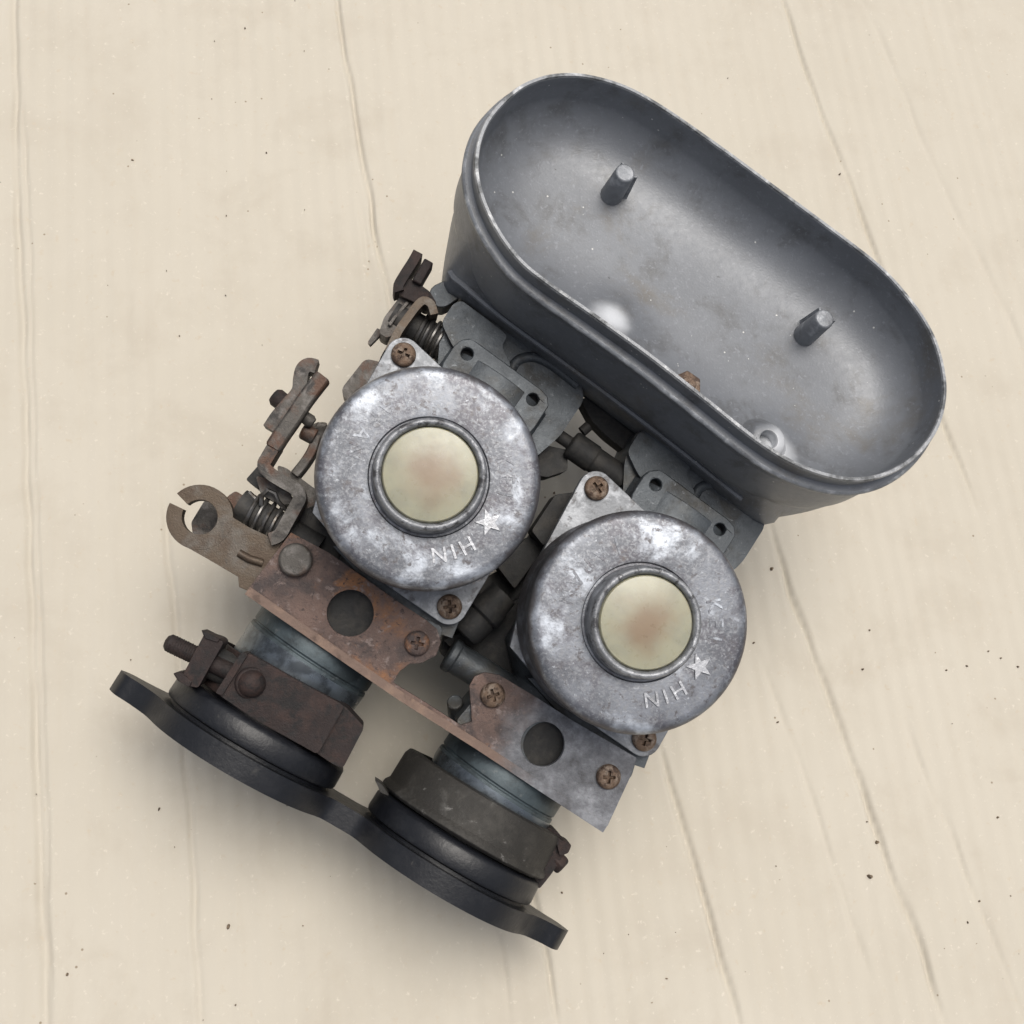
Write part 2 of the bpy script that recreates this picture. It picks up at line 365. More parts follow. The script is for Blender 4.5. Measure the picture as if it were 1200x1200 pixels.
def thick(pts, w):
    ps = [Vector(p) for p in pts]; a = []; b = []
    for i, p in enumerate(ps):
        t = (ps[min(i + 1, len(ps) - 1)] - ps[max(i - 1, 0)]).normalized(); n = Vector((-t.y, t.x))
        a.append(tuple(p + n * w / 2)); b.append(tuple(p - n * w / 2))
    return a + b[::-1]
def rounded(pts, r, n=4):
    """round the corners of a polygon"""
    out = []; m = len(pts)
    for i in range(m):
        p = Vector(pts[i]); a = Vector(pts[i - 1]); b = Vector(pts[(i + 1) % m])
        rr = min(r, (a - p).length * 0.45, (b - p).length * 0.45)
        s = p + (a - p).normalized() * rr; e = p + (b - p).normalized() * rr
        for k in range(n + 1):
            t = k / n; out.append(tuple(s * (1 - t) ** 2 + p * 2 * t * (1 - t) + e * t * t))
    return out
def poly(z, *px): return [P2(x, y, z) for x, y in px]
def mmpx(z): return (HC - z) / F    # millimetres per pixel at height z

def screw(name, px, z, parent, r=3.9, h=2.0, rot=0.3, mat='screw', at=None):
    c = Vector(at) if at is not None else P(px[0], px[1], z + h)
    c.z = z
    m = MB(); n = 32
    prof = [(r * 0.9, 0), (r, h * 0.15), (r, h * 0.5), (r * 0.9, h * 0.82), (r * 0.72, h)]
    vs = []; fs = []
    for rr, hh in prof:
        vs += [c + Vector((rr * math.cos(2 * math.pi * i / n), rr * math.sin(2 * math.pi * i / n), hh)) for i in range(n)]
    for k in range(len(prof) - 1):
        for i in range(n): j = (i + 1) % n; fs.append((k * n + i, k * n + j, (k + 1) * n + j, (k + 1) * n + i))
    m.add(vs, fs)
    w, q = r * 0.13, r * 0.52
    cr = [(w, w), (q, w), (q, -w), (w, -w), (w, -q), (-w, -q), (-w, -w), (-q, -w), (-q, w), (-w, w), (-w, q), (w, q)]
    cr = [(x * math.cos(rot) - y * math.sin(rot), x * math.sin(rot) + y * math.cos(rot)) for x, y in cr]
    top = circle(0, 0, r * 0.72, n)
    tris = tessellate_polygon([[Vector((x, y, 0)) for x, y in top], [Vector((x, y, 0)) for x, y in cr]])
    allp = top + cr
    m.add([c + Vector((x, y, h)) for x, y in allp], [tuple(t) for t in tris])
    m.add([c + Vector((x, y, h)) for x, y in cr] + [c + Vector((x * 0.8, y * 0.8, h - 1.5)) for x, y in cr],
          [(i, (i + 1) % 12, 12 + (i + 1) % 12, 12 + i) for i in range(12)] + [tuple(range(12, 24))])
    return m.build(name, mat, parent, bevel=0.0)

# ------------------------------------------------------------------ cardboard and floor
def cardboard():
    a = G(395, 0); b = G(235, 1200); c0 = G(600, 600)
    fl = (G(640, 300) - G(720, 900)); fl.z = 0; fl.normalize()          # flute direction
    ac = Vector((fl.y, -fl.x, 0))
    creases = [  # pixel polyline, depth mm, half width mm, kind
        ([(16, -60), (18, 200), (27, 400), (33, 600), (40, 850), (47, 1000), (54, 1260)], 0.55, 1.5),
        ([(26, 100), (34, 300), (42, 600), (50, 850), (60, 1200)], 0.28, 0.9),
        ([(388, -60), (395, 0), (412, 110), (428, 200), (440, 270), (456, 345), (500, 520)], 0.75, 1.0),
        ([(415, 200), (428, 280), (440, 360)], 0.25, 1.2),
        ([(190, 560), (197, 640), (205, 730), (213, 830), (222, 950), (229, 1080), (238, 1240)], 0.40, 1.3),
        ([(898, -60), (918, 0), (945, 80), (975, 160), (1000, 220), (1025, 290), (1060, 380), (1150, 600)], 0.65, 0.9),
        ([(1000, -30), (1012, 0), (1040, 60), (1080, 160), (1115, 240), (1155, 310), (1210, 430)], 0.25, 1.5),
        ([(900, 600), (925, 690), (955, 770), (985, 850), (1010, 920), (1040, 1010), (1080, 1110), (1115, 1220)], 0.75, 1.2),
        ([(880, 740), (915, 830), (940, 900), (970, 990), (1000, 1080), (1035, 1180)], 0.30, 0.9),
        ([(765, 850), (775, 880), (790, 930), (810, 1000), (835, 1090), (875, 1230)], 0.80, 1.1),
        ([(1050, 830), (1065, 860), (1100, 940), (1140, 1040), (1180, 1140), (1210, 1220)], 0.32, 0.9),
        ([(600, 960), (622, 1040), (640, 1125), (660, 1220)], 0.70, 1.0),
        ([(575, 1060), (590, 1130), (600, 1220)], 0.35, 1.2),
    ]
    C = []
    for pts, d, w in creases:
        q = [G(*p) for p in pts]
        C.append((sorted([((p - c0).dot(fl), (p - c0).dot(ac)) for p in q]), d * 0.0034, w * 0.0009))
    # sample positions across and along
    def axis(inner, step, outer, grow):
        xs = []; x = 0.0
        while x < inner: xs.append(x); x += step
        while x < outer: xs.append(x); step *= grow; x += step
        xs.append(outer)
        return [-q for q in reversed(xs[1:])] + xs
    A = axis(0.26, 0.0007, 0.75, 1.35); Lx = axis(0.30, 0.0045, 0.75, 1.35)
    def ev(pl, t):
        if t < pl[0][0] or t > pl[-1][0]: return None
        for i in range(len(pl) - 1):
            if pl[i][0] <= t <= pl[i + 1][0]:
                k = (t - pl[i][0]) / max(1e-9, pl[i + 1][0] - pl[i][0])
                e = min(1.0, (t - pl[0][0]) / 0.02, (pl[-1][0] - t) / 0.02)
                return pl[i][1] + (pl[i + 1][1] - pl[i][1]) * k, max(0.0, e)
    vs = []
    for t in Lx:
        act = []
        for ci, (pl, d, w) in enumerate(C):
            r = ev(pl, t)
            if r:
                jit = noise.noise(Vector((t * 60, ci * 3.7, 0.2))) * 0.0011
                act.append((r[0] + jit, r[1] * d * (0.8 + 0.5 * noise.noise(Vector((t * 35, ci, 5)))), w))
        for a_ in A:
            z = 0.00014 * (1 + noise.noise(Vector((a_ * 30, t * 12, 7)))) * math.sin(a_ * 2 * math.pi / 0.0075) + 0.00045 * noise.noise(Vector((a_ * 14, t * 5, 1.3)))
            for x0, d, w in act:
                u = (a_ - x0) / w
                if abs(u) < 4: z += -d * math.exp(-u * u) + 0.12 * d * math.exp(-((u - 2.4) ** 2) / 1.5)
            p = c0 + fl * t + ac * a_
            vs.append((p.x, p.y, z - 0.0008))
    na = len(A); fs = []
    for i in range(len(Lx) - 1):
        for j in range(na - 1):
            fs.append((i * na + j, (i + 1) * na + j, (i + 1) * na + j + 1, i * na + j + 1))
    me = bpy.data.meshes.new('cardboard'); me.from_pydata(vs, [], fs)
    for p in me.polygons: p.use_smooth = True
    bm = bmesh.new(); bm.from_mesh(me); bmesh.ops.recalc_face_normals(bm, faces=bm.faces)
    if sum(f.normal.z for f in list(bm.faces)[:50]) < 0: bmesh.ops.reverse_faces(bm, faces=bm.faces)
    bm.to_mesh(me); bm.free()
    o = bpy.data.objects.new('cardboard', me); col.objects.link(o); o['kind'] = 'structure'
    o['label'] = 'pale creased sheet of corrugated cardboard under the carburettors'
    sol = o.modifiers.new('thickness', 'SOLIDIFY'); sol.thickness = 0.004; sol.offset = -1
    m = mk('kraft_cardboard', (0.505, 0.465, 0.39, 1),
           [((0.53, 0.49, 0.415, 1), 9, 0.5, 0.2), ((0.485, 0.442, 0.368, 1), 35, 0.60, 0.14, 8), ((0.50, 0.44, 0.35, 1), 260, 0.66, 0.06),
            ((0.60, 0.555, 0.475, 1), 500, 0.66, 0.06)],
           rough=0.85, rough_var=0.05, bump=0.12, bscale=1500, spec=0.25, speck=((0.28, 0.23, 0.17, 1), 190, 0.10, 0.60))
    # long paper fibres and rubbed dirt streaks that follow the flutes
    n = m.node_tree.nodes; l = m.node_tree.links; b = n['Principled BSDF']
    tc = n.new('ShaderNodeTexCoord'); mp = n.new('ShaderNodeMapping'); mp.vector_type = 'TEXTURE'
    mp.inputs['Rotation'].default_value = (0, 0, math.atan2(fl.y, fl.x)); mp.inputs['Scale'].default_value = (9, 1, 1)
    l.new(tc.outputs['Object'], mp.inputs[0])
    t = n.new('ShaderNodeTexNoise'); t.inputs['Scale'].default_value = 160; t.inputs['Detail'].default_value = 6; l.new(mp.outputs[0], t.inputs['Vector'])
    mr = n.new('ShaderNodeMapRange'); mr.inputs['From Min'].default_value = 0.56; mr.inputs['From Max'].default_value = 0.80; mr.inputs['To Max'].default_value = 0.12
    l.new(t.outputs['Fac'], mr.inputs['Value'])
    mx = n.new('ShaderNodeMix'); mx.data_type = 'RGBA'; l.new(mr.outputs[0], mx.inputs['Factor'])
    l.new(b.inputs['Base Color'].links[0].from_socket, mx.inputs['A']); mx.inputs['B'].default_value = (0.43, 0.365, 0.275, 1)
    l.new(mx.outputs['Result'], b.inputs['Base Color'])
    me.materials.append(m)
    # plain concrete floor beneath
    fm = bpy.data.meshes.new('ground'); fm.from_pydata([(-20, -20, -0.0065), (20, -20, -0.0065), (20, 20, -0.0065), (-20, 20, -0.0065)], [], [(0, 1, 2, 3)])
    fo = bpy.data.objects.new('ground', fm); col.objects.link(fo); fo['kind'] = 'structure'
    fm.materials.append(mk('concrete', (0.30, 0.29, 0.27, 1), [((0.24, 0.235, 0.22, 1), 6, 0.5, 0.2), ((0.36, 0.35, 0.33, 1), 90, 0.6, 0.1)], rough=0.9, bump=0.3, bscale=300))
    # loose grit, one scatter
    m2 = MB(); rnd = random.Random(3)
    spots = [(1012, 1060 - 276, 1.6), (912, 846, 1.4), (1017, 963, 1.1), (1170, 958, 1.6), (1029, 987, 1.9), (1020, 1027, 2.6), (659, 1046, 2.2), (155, 187, 1.5), (287, 32, 1.3),
             (265, 252, 1.0), (210, 393, 1.3), (312, 178, 1.2), (267, 1086, 2.0), (186, 948, 1.4), (985, 203, 1.4), (1110, 785, 1.0), (884, 753, 1.4), (1020, 738, 1.0),
             (1134, 80 + 700, 1.2), (1159, 763, 1.4), (1174, 771, 1.1), (1194, 781, 1.3), (782, 1147, 1.1), (905, 666, 2.0), (737, 1095, 1.0), (78, 1142, 1.6), (355, 1085, 1.2),
             (276, 1178, 1.2), (1135, 1081, 1.1), (1185, 1050, 1.0), (910, 1015, 1.0), (650, 577, 1.6)]
    for _ in range(70): spots.append((rnd.uniform(-40, 1240), rnd.uniform(-40, 1240), rnd.uniform(0.25, 0.75)))
    vs = []; fs = []
    for x, y, s in spots:
        p = G(x, y); s *= 0.00036 * rnd.uniform(0.75, 1.0); k = len(vs); an = rnd.uniform(0, 6.28); el = rnd.uniform(1.0, 1.9)
        for i in range(6):
            a_ = i * math.pi / 3; q = s * rnd.uniform(0.7, 1.2)
            dx, dy = q * el * math.cos(a_), q * math.sin(a_)
            vs.append((p.x + dx * math.cos(an) - dy * math.sin(an), p.y + dx * math.sin(an) + dy * math.cos(an), -0.0012))
        for i in range(6):
            v = vs[k + i]; vs.append((p.x + (v[0] - p.x) * 0.6, p.y + (v[1] - p.y) * 0.6, -0.0004 + s * rnd.uniform(0.7, 1.2)))
        fs += [(k + i, k + (i + 1) % 6, k + 6 + (i + 1) % 6, k + 6 + i) for i in range(6)] + [tuple(range(k + 6, k + 12))]
    gm = bpy.data.meshes.new('grit'); gm.from_pydata(vs, [], fs); go = bpy.data.objects.new('grit', gm); col.objects.link(go); go['kind'] = 'stuff'
    go['label'] = 'dark grains of dirt scattered over the cardboard'; go['category'] = 'grit'
    gm.materials.append(mk('dark_grit', (0.10, 0.08, 0.06, 1), [((0.2, 0.15, 0.1, 1), 300, 0.5, 0.1)], rough=0.9))
cardboard()

# ------------------------------------------------------------------ air horn
HO = P(833, 325, 48); AL = math.radians(12)
HX = Vector((1, 0, 0)); HZ = Vector((0, math.sin(AL), math.cos(AL))); HY = HZ.cross(HX)
rim_px = [(556, 183), (569, 140), (601, 105), (633, 89), (665, 84.5), (697, 88), (735, 100), (777, 123), (841, 167), (905, 214), (969, 261), (1031, 309), (1071, 353), (1095, 391),
          (1107, 428), (1110, 465), (1100, 503), (1076, 535), (1044, 556), (1007, 564), (969, 559), (927, 543), (884, 516), (820, 465), (756, 415), (692, 369), (639, 332), (607, 305), (580, 268), (561, 225)]
rim = []
for x, y in rim_px:
    q = PP(x, y, HO, HZ) - HO; rim.append((q.dot(HX), q.dot(HY)))
rim = smooth2(rim, 6)
rb = [p[1] for p in rim]; ra = [p[0] for p in rim]
RR = (max(rb) - min(rb)) / 2 * 0.98
def med(p):
    t = max(min(ra) + RR, min(max(ra) - RR, p[0])); 
    # centre line through the slightly skewed outline
    near = [q for q in rim if abs(q[0] - t) < 6]
    return (t, (max(q[1] for q in near) + min(q[1] for q in near)) / 2)
MED = [med(p) for p in rim]
def hp(p, m, off, d, sh=0.0):   # outline point offset (mm, + outward), depth below rim
    k = 1 + off / RR
    return HO + HX * (m[0] + (p[0] - m[0]) * k) + HY * (m[1] + (p[1] - m[1]) * k + sh) - HZ * d
def on_floor(px, d): return PP(px[0], px[1], HO - HZ * d, HZ)
def ringmesh(prof, cap_first=False, cap_last=False, humps=()):
    m = MB(); n = len(rim); vs = []; fs = []
    for off, d in prof: vs += [hp(rim[i], MED[i], off, d) for i in range(n)]
    for k in range(len(prof) - 1):
        for i in range(n):
            j = (i + 1) % n; fs.append((k * n + i, k * n + j, (k + 1) * n + j, (k + 1) * n + i))
    for q_, hh, rr_ in humps:
        for k in range(len(prof)):
            if prof[k][0] < -4.0 and prof[k][1] < 28:
                for i in range(n):
                    e_ = vs[k * n + i] - q_; e_ -= HZ * e_.dot(HZ); vs[k * n + i] = vs[k * n + i] + HZ * hh * math.exp(-e_.length_squared / rr_ ** 2)
    if cap_first: fs.append(tuple(range(n)))
    if cap_last: fs.append(tuple(range((len(prof) - 1) * n, len(prof) * n)))
    return m.add(vs, fs)
FLOOR = 23.0
inner = [(-1.5, 0.6), (-1.8, 3)]
for k_ in range(44):
    s_ = 0.93 * (1 - k_ / 43.0) ** 0.9 + 0.02
    inner.append(((s_ - 1) * RR, FLOOR * math.sqrt(1 - s_ ** 3.9)))
outer = [(0, 0.6), (-0.3, 3), (-0.4, 6.2), (0.2, 6.6), (1.5, 6.9), (1.7, 7.6), (1.5, 9.0), (0.9, 9.6), (0.8, 13), (1.0, 20), (1.0, 28), (0.2, 32), (-1.6, 34.6), (-5, 36.4), (-12, 37.2), (-RR + 1.5, 37.5)]
def dense(prof, k):
    return smooth2(prof, k, False)
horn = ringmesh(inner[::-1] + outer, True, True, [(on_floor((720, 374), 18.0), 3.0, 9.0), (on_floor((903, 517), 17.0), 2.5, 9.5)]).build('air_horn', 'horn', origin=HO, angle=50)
horn['label'] = 'smooth grey oval air horn bowl'
ringmesh([(-1.5, 0.7), (-1.25, 0.0), (-0.3, 0.0), (0.02, 0.7)]).build('rim', 'rim', horn, angle=60)
ringmesh([(1.3, 6.75), (2.0, 7.0), (2.4, 7.6), (2.1, 8.5), (1.2, 9.2)]).build('bead', 'bead', horn, angle=60)
for px, tw in (((733, 202), 0.0), ((967, 373), 0.5)):
    top = on_floor(px, 8.5); m = MB()
    m.lathe([(4.4, -19.5), (3.8, -15), (3.4, -6), (3.2, -0.5), (2.8, 0)], top, HZ, 28)
    for s in (0.5, 2.2):                         # casting webs behind the post
        d = HX * math.cos(s + tw * 0.3) + HY * math.sin(s + tw * 0.3); e = HZ.cross(d)
        a0 = top - HZ * 1.2
        q = [a0, a0 + d * 4.4, a0 + d * 5.6 - HZ * 16, a0 - HZ * 17]
        m.add([p + e * 0.45 for p in q] + [p - e * 0.45 for p in q], [(0, 1, 2, 3), (7, 6, 5, 4), (0, 4, 5, 1), (1, 5, 6, 2), (2, 6, 7, 3), (3, 7, 4, 0)])
    m.build('post', 'bead', horn, bevel=0.25)
# bosses on the floor beside the inlet side
b = on_floor((901, 515), 14.0); m = MB()
m.lathe([(9.0, -6.5), (7.2, -3.2), (6.2, -1.4), (5.6, -0.6), (5.0, 0), (3.1, 0), (2.7, -0.5), (2.7, -7), (0, -7)], b, HZ, 40)
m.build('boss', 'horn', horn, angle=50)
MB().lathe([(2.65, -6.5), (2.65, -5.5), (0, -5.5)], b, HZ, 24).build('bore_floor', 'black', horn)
def paint_glints(m, centres):            # sky glints painted into the colour at two bowl floor spots
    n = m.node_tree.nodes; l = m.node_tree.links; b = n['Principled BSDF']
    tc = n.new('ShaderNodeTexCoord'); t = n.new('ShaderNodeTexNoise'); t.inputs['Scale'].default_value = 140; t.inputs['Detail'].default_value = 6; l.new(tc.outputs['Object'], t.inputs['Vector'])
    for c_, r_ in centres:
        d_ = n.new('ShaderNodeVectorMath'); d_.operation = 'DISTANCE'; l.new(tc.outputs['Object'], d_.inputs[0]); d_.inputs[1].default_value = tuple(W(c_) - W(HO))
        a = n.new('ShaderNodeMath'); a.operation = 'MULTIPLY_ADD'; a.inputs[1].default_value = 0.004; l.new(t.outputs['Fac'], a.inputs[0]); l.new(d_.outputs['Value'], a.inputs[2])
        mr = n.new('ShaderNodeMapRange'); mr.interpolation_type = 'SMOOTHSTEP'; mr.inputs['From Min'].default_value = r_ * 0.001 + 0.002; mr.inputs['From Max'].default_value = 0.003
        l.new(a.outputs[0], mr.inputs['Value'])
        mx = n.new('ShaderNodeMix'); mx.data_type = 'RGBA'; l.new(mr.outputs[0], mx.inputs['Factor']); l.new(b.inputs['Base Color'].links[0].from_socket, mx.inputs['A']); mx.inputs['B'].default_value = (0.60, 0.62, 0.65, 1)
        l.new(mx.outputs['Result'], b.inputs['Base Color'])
paint_glints(M['horn'], [(on_floor((718, 370), 18.0), 9.0), (on_floor((914, 522), 17.0), 9.5)])
nb = on_floor((806, 451), 12.5); m = MB()
m.prism(circle(0, 0, 4.8, 6), -8, 0, T=lambda p: nb + HX * p.x + HY * p.y + HZ * p.z)
m.lathe([(2.4, 0), (2.4, 1.2), (1.9, 1.6), (0, 1.6)], nb, HZ, 20)
m.build('nut', 'screw', horn, bevel=0.4)
# straight base along the inlet side that bolts to the two carburettors
BZ = 9.0
bp_ = poly(BZ, (520, 345), (531, 345), (600, 392), (690, 458), (790, 535), (880, 608), (900, 614), (912, 596), (938, 560), (860, 470), (760, 400), (650, 330), (575, 290), (540, 315))
m = MB().prism(rounded(bp_, 2.0), -2, BZ)
m.build('horn_base', 'cast', horn, bevel=1.6, seg=3)
# cast skirt: the bowl flares down into the flat face in front of the two throats
up_ = [hp(rim[k % len(rim)], MED[k % len(rim)], 1.0, 9.4) for k in range(110, 184)]
low_px = [(985, 588), (945, 600), (912, 606), (906, 613), (884, 607), (790, 533), (690, 457), (600, 391), (540, 349), (524, 340), (519, 330), (522, 300), (530, 255)]
low_ = [P(x, y, z) for (x, y), z in zip(low_px, (4, 7, 11, 12, 13, 13, 13, 13, 13, 12, 10, 6, 4))]
# resample the lower edge along its length, matched to the upper one by sideways position
def resample(pts, n):
    L = [0.0]
    for a_, b_ in zip(pts, pts[1:]): L.append(L[-1] + (b_ - a_).length)
    out = []
    for k in range(n):
        t = L[-1] * k / (n - 1); i_ = max(j_ for j_ in range(len(L)) if L[j_] <= t + 1e-9); i_ = min(i_, len(pts) - 2)
        out.append(pts[i_].lerp(pts[i_ + 1], (t - L[i_]) / max(1e-9, L[i_ + 1] - L[i_])))
    return out
up_ = resample(up_, 60); low_ = resample([Vector(q) for q in smooth2([tuple(p) for p in low_], 4, False)], 60)
vs_ = []; fs_ = []; NS = 10
for k in range(NS + 1):
    t = k / NS; e_ = t ** 1.7 * 0.6 + t * 0.4
    for a_, b_ in zip(up_, low_):
        q = a_.lerp(b_, e_); q.z = a_.z + (b_.z - a_.z) * (t ** 0.85); vs_.append(q)
vs_ += [Vector((b_.x, b_.y - 0.0, b_.z - 9)) for b_ in low_]
vs_ += [Vector((b_.x, b_.y + 14.0, b_.z - 12)) for b_ in low_]
for k in range(NS + 2):
    for i_ in range(59): fs_.append((k * 60 + i_, k * 60 + i_ + 1, (k + 1) * 60 + i_ + 1, (k + 1) * 60 + i_))
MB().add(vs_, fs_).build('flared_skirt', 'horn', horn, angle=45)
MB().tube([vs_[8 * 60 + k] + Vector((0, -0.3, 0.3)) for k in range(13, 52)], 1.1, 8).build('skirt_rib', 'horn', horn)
lug = MB().prism(hull([P2(523, 334, 10)] + circle(*P2(517, 347, 10), 4.0, 16) + [P2(545, 345, 10), P2(540, 320, 10)]), 0, 11)
lug.build('mounting_lug', 'cast', horn, bevel=0.6)

# ------------------------------------------------------------------ the two carburettors
SH = Vector((SP, 0, 0))
A1 = Vector((-SP / 2, 0, 0))
def text_mesh(ch, size):
    cu = bpy.data.curves.new('t', 'FONT'); cu.body = ch; cu.size = size; cu.extrude = 0.34; cu.align_x = 'CENTER'; cu.offset = 0.05
    cu.resolution_u = 4
    ob = bpy.data.objects.new('t', cu); col.objects.link(ob)
    dg = bpy.context.evaluated_depsgraph_get(); dg.update()
    me = bpy.data.meshes.new_from_object(ob.evaluated_get(dg))
    r = ([v.co.copy() for v in me.vertices], [tuple(p.vertices) for p in me.polygons])
    bpy.data.objects.remove(ob); bpy.data.curves.remove(cu); bpy.data.meshes.remove(me)
    return r
GL = {c: text_mesh(c, 6.2) for c in 'KEIHNJAP'}
def carb(idx):
    off = SH * idx
    c0 = A1 + off
    def pl(z, *px): return [(x + off.x, y) for x, y in poly(z, *px)]
    body = MB()
    # main casting, bore barrel and inlet neck
    body.lathe([(27, -24), (28.5, -18), (28.5, 18), (27.5, 19.5)], c0, (0, 0, 1), 56)
    body.lathe([(15.0, -48), (15.5, -46), (15.5, -32), (24, -24), (25, 0), (24, 26), (22, 34), (22, 44)], c0, (0, 1, 0), 48)
    bd = body.build('carburettor_body', 'cast', bevel=0.3)
    bd['label'] = 'carburettor casting beside the levers' if idx == 0 else 'carburettor casting without levers'
    # inlet block towards the horn with a raised shoulder and an arched web
    m = MB()
    m.prism(rounded(pl(8, (515, 392), (527, 362), (545, 350), (600, 388), (678, 446), (683, 470), (655, 512), (600, 560), (510, 470)), 2.5), -12, 11)
    m.build('inlet_block', 'cast', bd, bevel=1.6, seg=3)
    m = MB()
    m.prism(rounded(pl(14, (517, 378), (531, 356), (541, 352), (596, 393), (588, 405), (600, 430), (570, 450), (530, 405)), 2.0), 4, 14)
    m.build('inlet_shoulder', 'cast', bd, bevel=1.2, seg=3)
    ap = [Vector((x + off.x, y, 10.3)) for x, y in smooth2(poly(9, (598, 436), (606, 424), (624, 420), (645, 429), (676, 453)), 5, False)]
    MB().tube(ap, 1.9, 10).build('arched_web', 'cast', bd)
    # flange with two tapped holes
    ZF = 20.0
    fo = pl(ZF, (519, 425), (533, 404), (541, 398), (550, 397), (559, 401), (634, 456), (642, 465), (643, 476), (626, 502), (580, 550), (500, 490))
    hs = [circle(P2(*q, ZF)[0] + off.x, P2(*q, ZF)[1], 2.0, 20) for q in ((547.5, 414.5), (624.5, 468))]
    fl = MB().prism(fo, ZF - 5, ZF, hs).build('flange', 'cast', bd, bevel=0.5)
    fl['label'] = 'clean blue-grey flange with two open threaded holes'
    for q in ((547.5, 414.5), (624.5, 468)):
        h = P(*q, ZF) + off; h.z = ZF
        MB().lathe([(2.6, -5.0), (2.6, -4.6), (0, -4.6)], h, (0, 0, 1), 20).build('hole_bottom_disc', 'black', fl)  # black disc at the bottom of the open hole
    # block under the bracket, throttle side
    m = MB().prism(rounded(pl(21, (340, 645), (375, 650), (465, 708), (520, 735), (512, 760), (470, 770), (430, 770), (300, 690)), 2), -6, 21.2, [circle(P2(410.5, 718.5, 21)[0] + off.x, P2(410.5, 718.5, 21)[1], 27 * mmpx(21), 36)])
    m.prism(pl(19, (390, 640), (440, 640), (545, 712), (530, 748), (500, 738), (440, 696)), 4, 19.2)
    m.build('throttle_block', 'cast', bd, bevel=0.5)
    # outlet spigot
    m = MB(); m.lathe([(15.0, 0), (15.0, -20), (21.5, -20.2), (21.8, -21), (21.8, -26.4), (21.3, -26.6), (21.3, -27.2), (21.9, -27.4), (22.0, -29)], c0 + Vector((0, -37, 0)), (0, 1, 0), 64)
    sp = m.build('outlet_spigot', 'spigot', bd, bevel=0.2)
    MB().lathe([(22.0, 0.5), (22.0, -2.0), (21.7, -4.0), (21.7, -12)], c0 + Vector((0, -66, 0)), (0, 1, 0), 64).build('groove_ring', 'groove', sp)
    # float bowl below (out of sight, carries the weight)
    foot = [(c0.x + x, y) for x, y in rounded([(-23, -26), (23, -26), (23, 24), (-23, 24)], 6)]
    zs = []
    for x, y in foot:
        base = W((x, y, 0)).z; kz = (L2W3 @ Vector((0, 0, 1))).z * 0.001; zs.append(-base / kz)
    allz = max(-W((s * SP / 2 + x, y, 0)).z / ((L2W3 @ Vector((0, 0, 1))).z * 0.001) for s in (-1, 1) for x, y in [(p[0] - c0.x, p[1]) for p in foot])
    bw = MB().prism(foot, allz + 0.2, -18)
    b2 = [(c0.x + (x - c0.x) * 1.12, y * 1.12) for x, y in foot]
    bw.prism(b2, -23, -18.5)
    bw.build('float_bowl', 'cast', bd, bevel=1.5)

    # vacuum chamber: flange with ears, then the round cap
    ZB = 24.0
    e1, e2 = P(473, 415, ZB + 1.5) + off, P(527, 711, ZB + 1.5) + off
    m = MB()
    m.prism(hull(circle(c0.x, 0, 31.5, 64) + circle(e1.x, e1.y, 5.6, 24) + circle(e2.x, e2.y, 5.6, 24)
                 + [(c0.x - 24, -26), (c0.x - 30, 12)]), 20.2, ZB)
    cf = m.build('chamber_flange', 'capflange', bevel=0.5)
    cf['label'] = 'eared chamber flange beside the levers' if idx == 0 else 'eared chamber flange without levers'
    for q, rr in ((e1, 0.2 + idx), (e2, 0.7 - idx * 0.4)):
        screw('screw', None, ZB, cf, at=(q.x, q.y, 0), rot=rr)
    rc = 134.5 * mmpx(ZC)
    m = MB()
    m.lathe([(rc - 0.2, ZB), (rc - 0.2, ZB + 3.5), (rc - 1.2, ZB + 5.5), (rc - 1.4, ZB + 8), (rc - 1.0, ZC - 7), (rc - 0.2, ZC - 5.0), (rc, ZC - 3.6), (rc - 0.2, ZC - 2.2), (rc - 0.7, ZC - 1.2), (rc - 1.5, ZC - 0.5), (rc - 2.5, ZC - 0.12), (rc - 3.6, ZC),
             (22, ZC + 0.02), (18.4, ZC + 0.1), (17.5, ZC), (17.1, ZC - 0.9), (15.9, ZC - 0.9), (15.8, ZC + 3.0), (0, ZC + 3.0)],
            c0, (0, 0, 1), 96)
    cap = m.build('chamber_cap', 'cap', origin=c0 + Vector((0, 0, ZC)), angle=55)
    cap['label'] = 'mottled round alloy cap beside the levers' if idx == 0 else 'mottled round alloy cap away from the levers'
    MB().lathe([(16.5, ZC - 1.0), (16.3, ZC + 1.5), (16.0, ZC + 6.8), (15.6, ZC + 7.7), (14.9, ZC + 8.1), (14.2, ZC + 7.7), (13.75, ZC + 6.9), (13.65, ZC + 2.5)], c0, (0, 0, 1), 72).build('plug_ring', 'ring', cap, angle=60)
    pg = MB().lathe([(13.55, 3.2), (13.55, 6.2), (13.1, 6.8), (10, 7.3), (5, 7.55), (0, 7.6)], c0 + Vector((0, 0, ZC)), (0, 0, 1), 64)
    plug = pg.build('plug', 'plug', cap, origin=c0 + Vector((0, 0, ZC + 7)))
    plug['label'] = 'round yellowed plastic plug'
    # raised lettering round the plug: star direction found from the photo
    st = (P(583, 620, ZC) + SH * 0) - A1 if True else None
    sa = math.atan2(st.y, st.x); rl = 22.4
    def put(verts, faces, ang, rad, inward=False, name='letter', lift=0.1, mat='cap'):
        mm = MB(); d = Vector((math.cos(ang), math.sin(ang), 0)); t = Vector((math.sin(ang), -math.cos(ang), 0))
        if inward: upv, rt = -d, -t
        else: upv, rt = d, t
        z = ZC + lift
        mm.add([c0 + d * rad + rt * v.x + upv * (v.y - 2.1) + Vector((0, 0, z + v.z)) for v in verts], faces)
        mm.build(name, mat, cap)
    for ch, k in (('K', -3.2), ('E', -2.35), ('I', -1.6), ('H', 1.55), ('I', 2.25), ('N', 2.95)):
        put(*GL[ch], sa - k * 0.27, rl, lift=0.15 if k > 0 else -0.1, mat='letter' if k > 0 else 'cap')
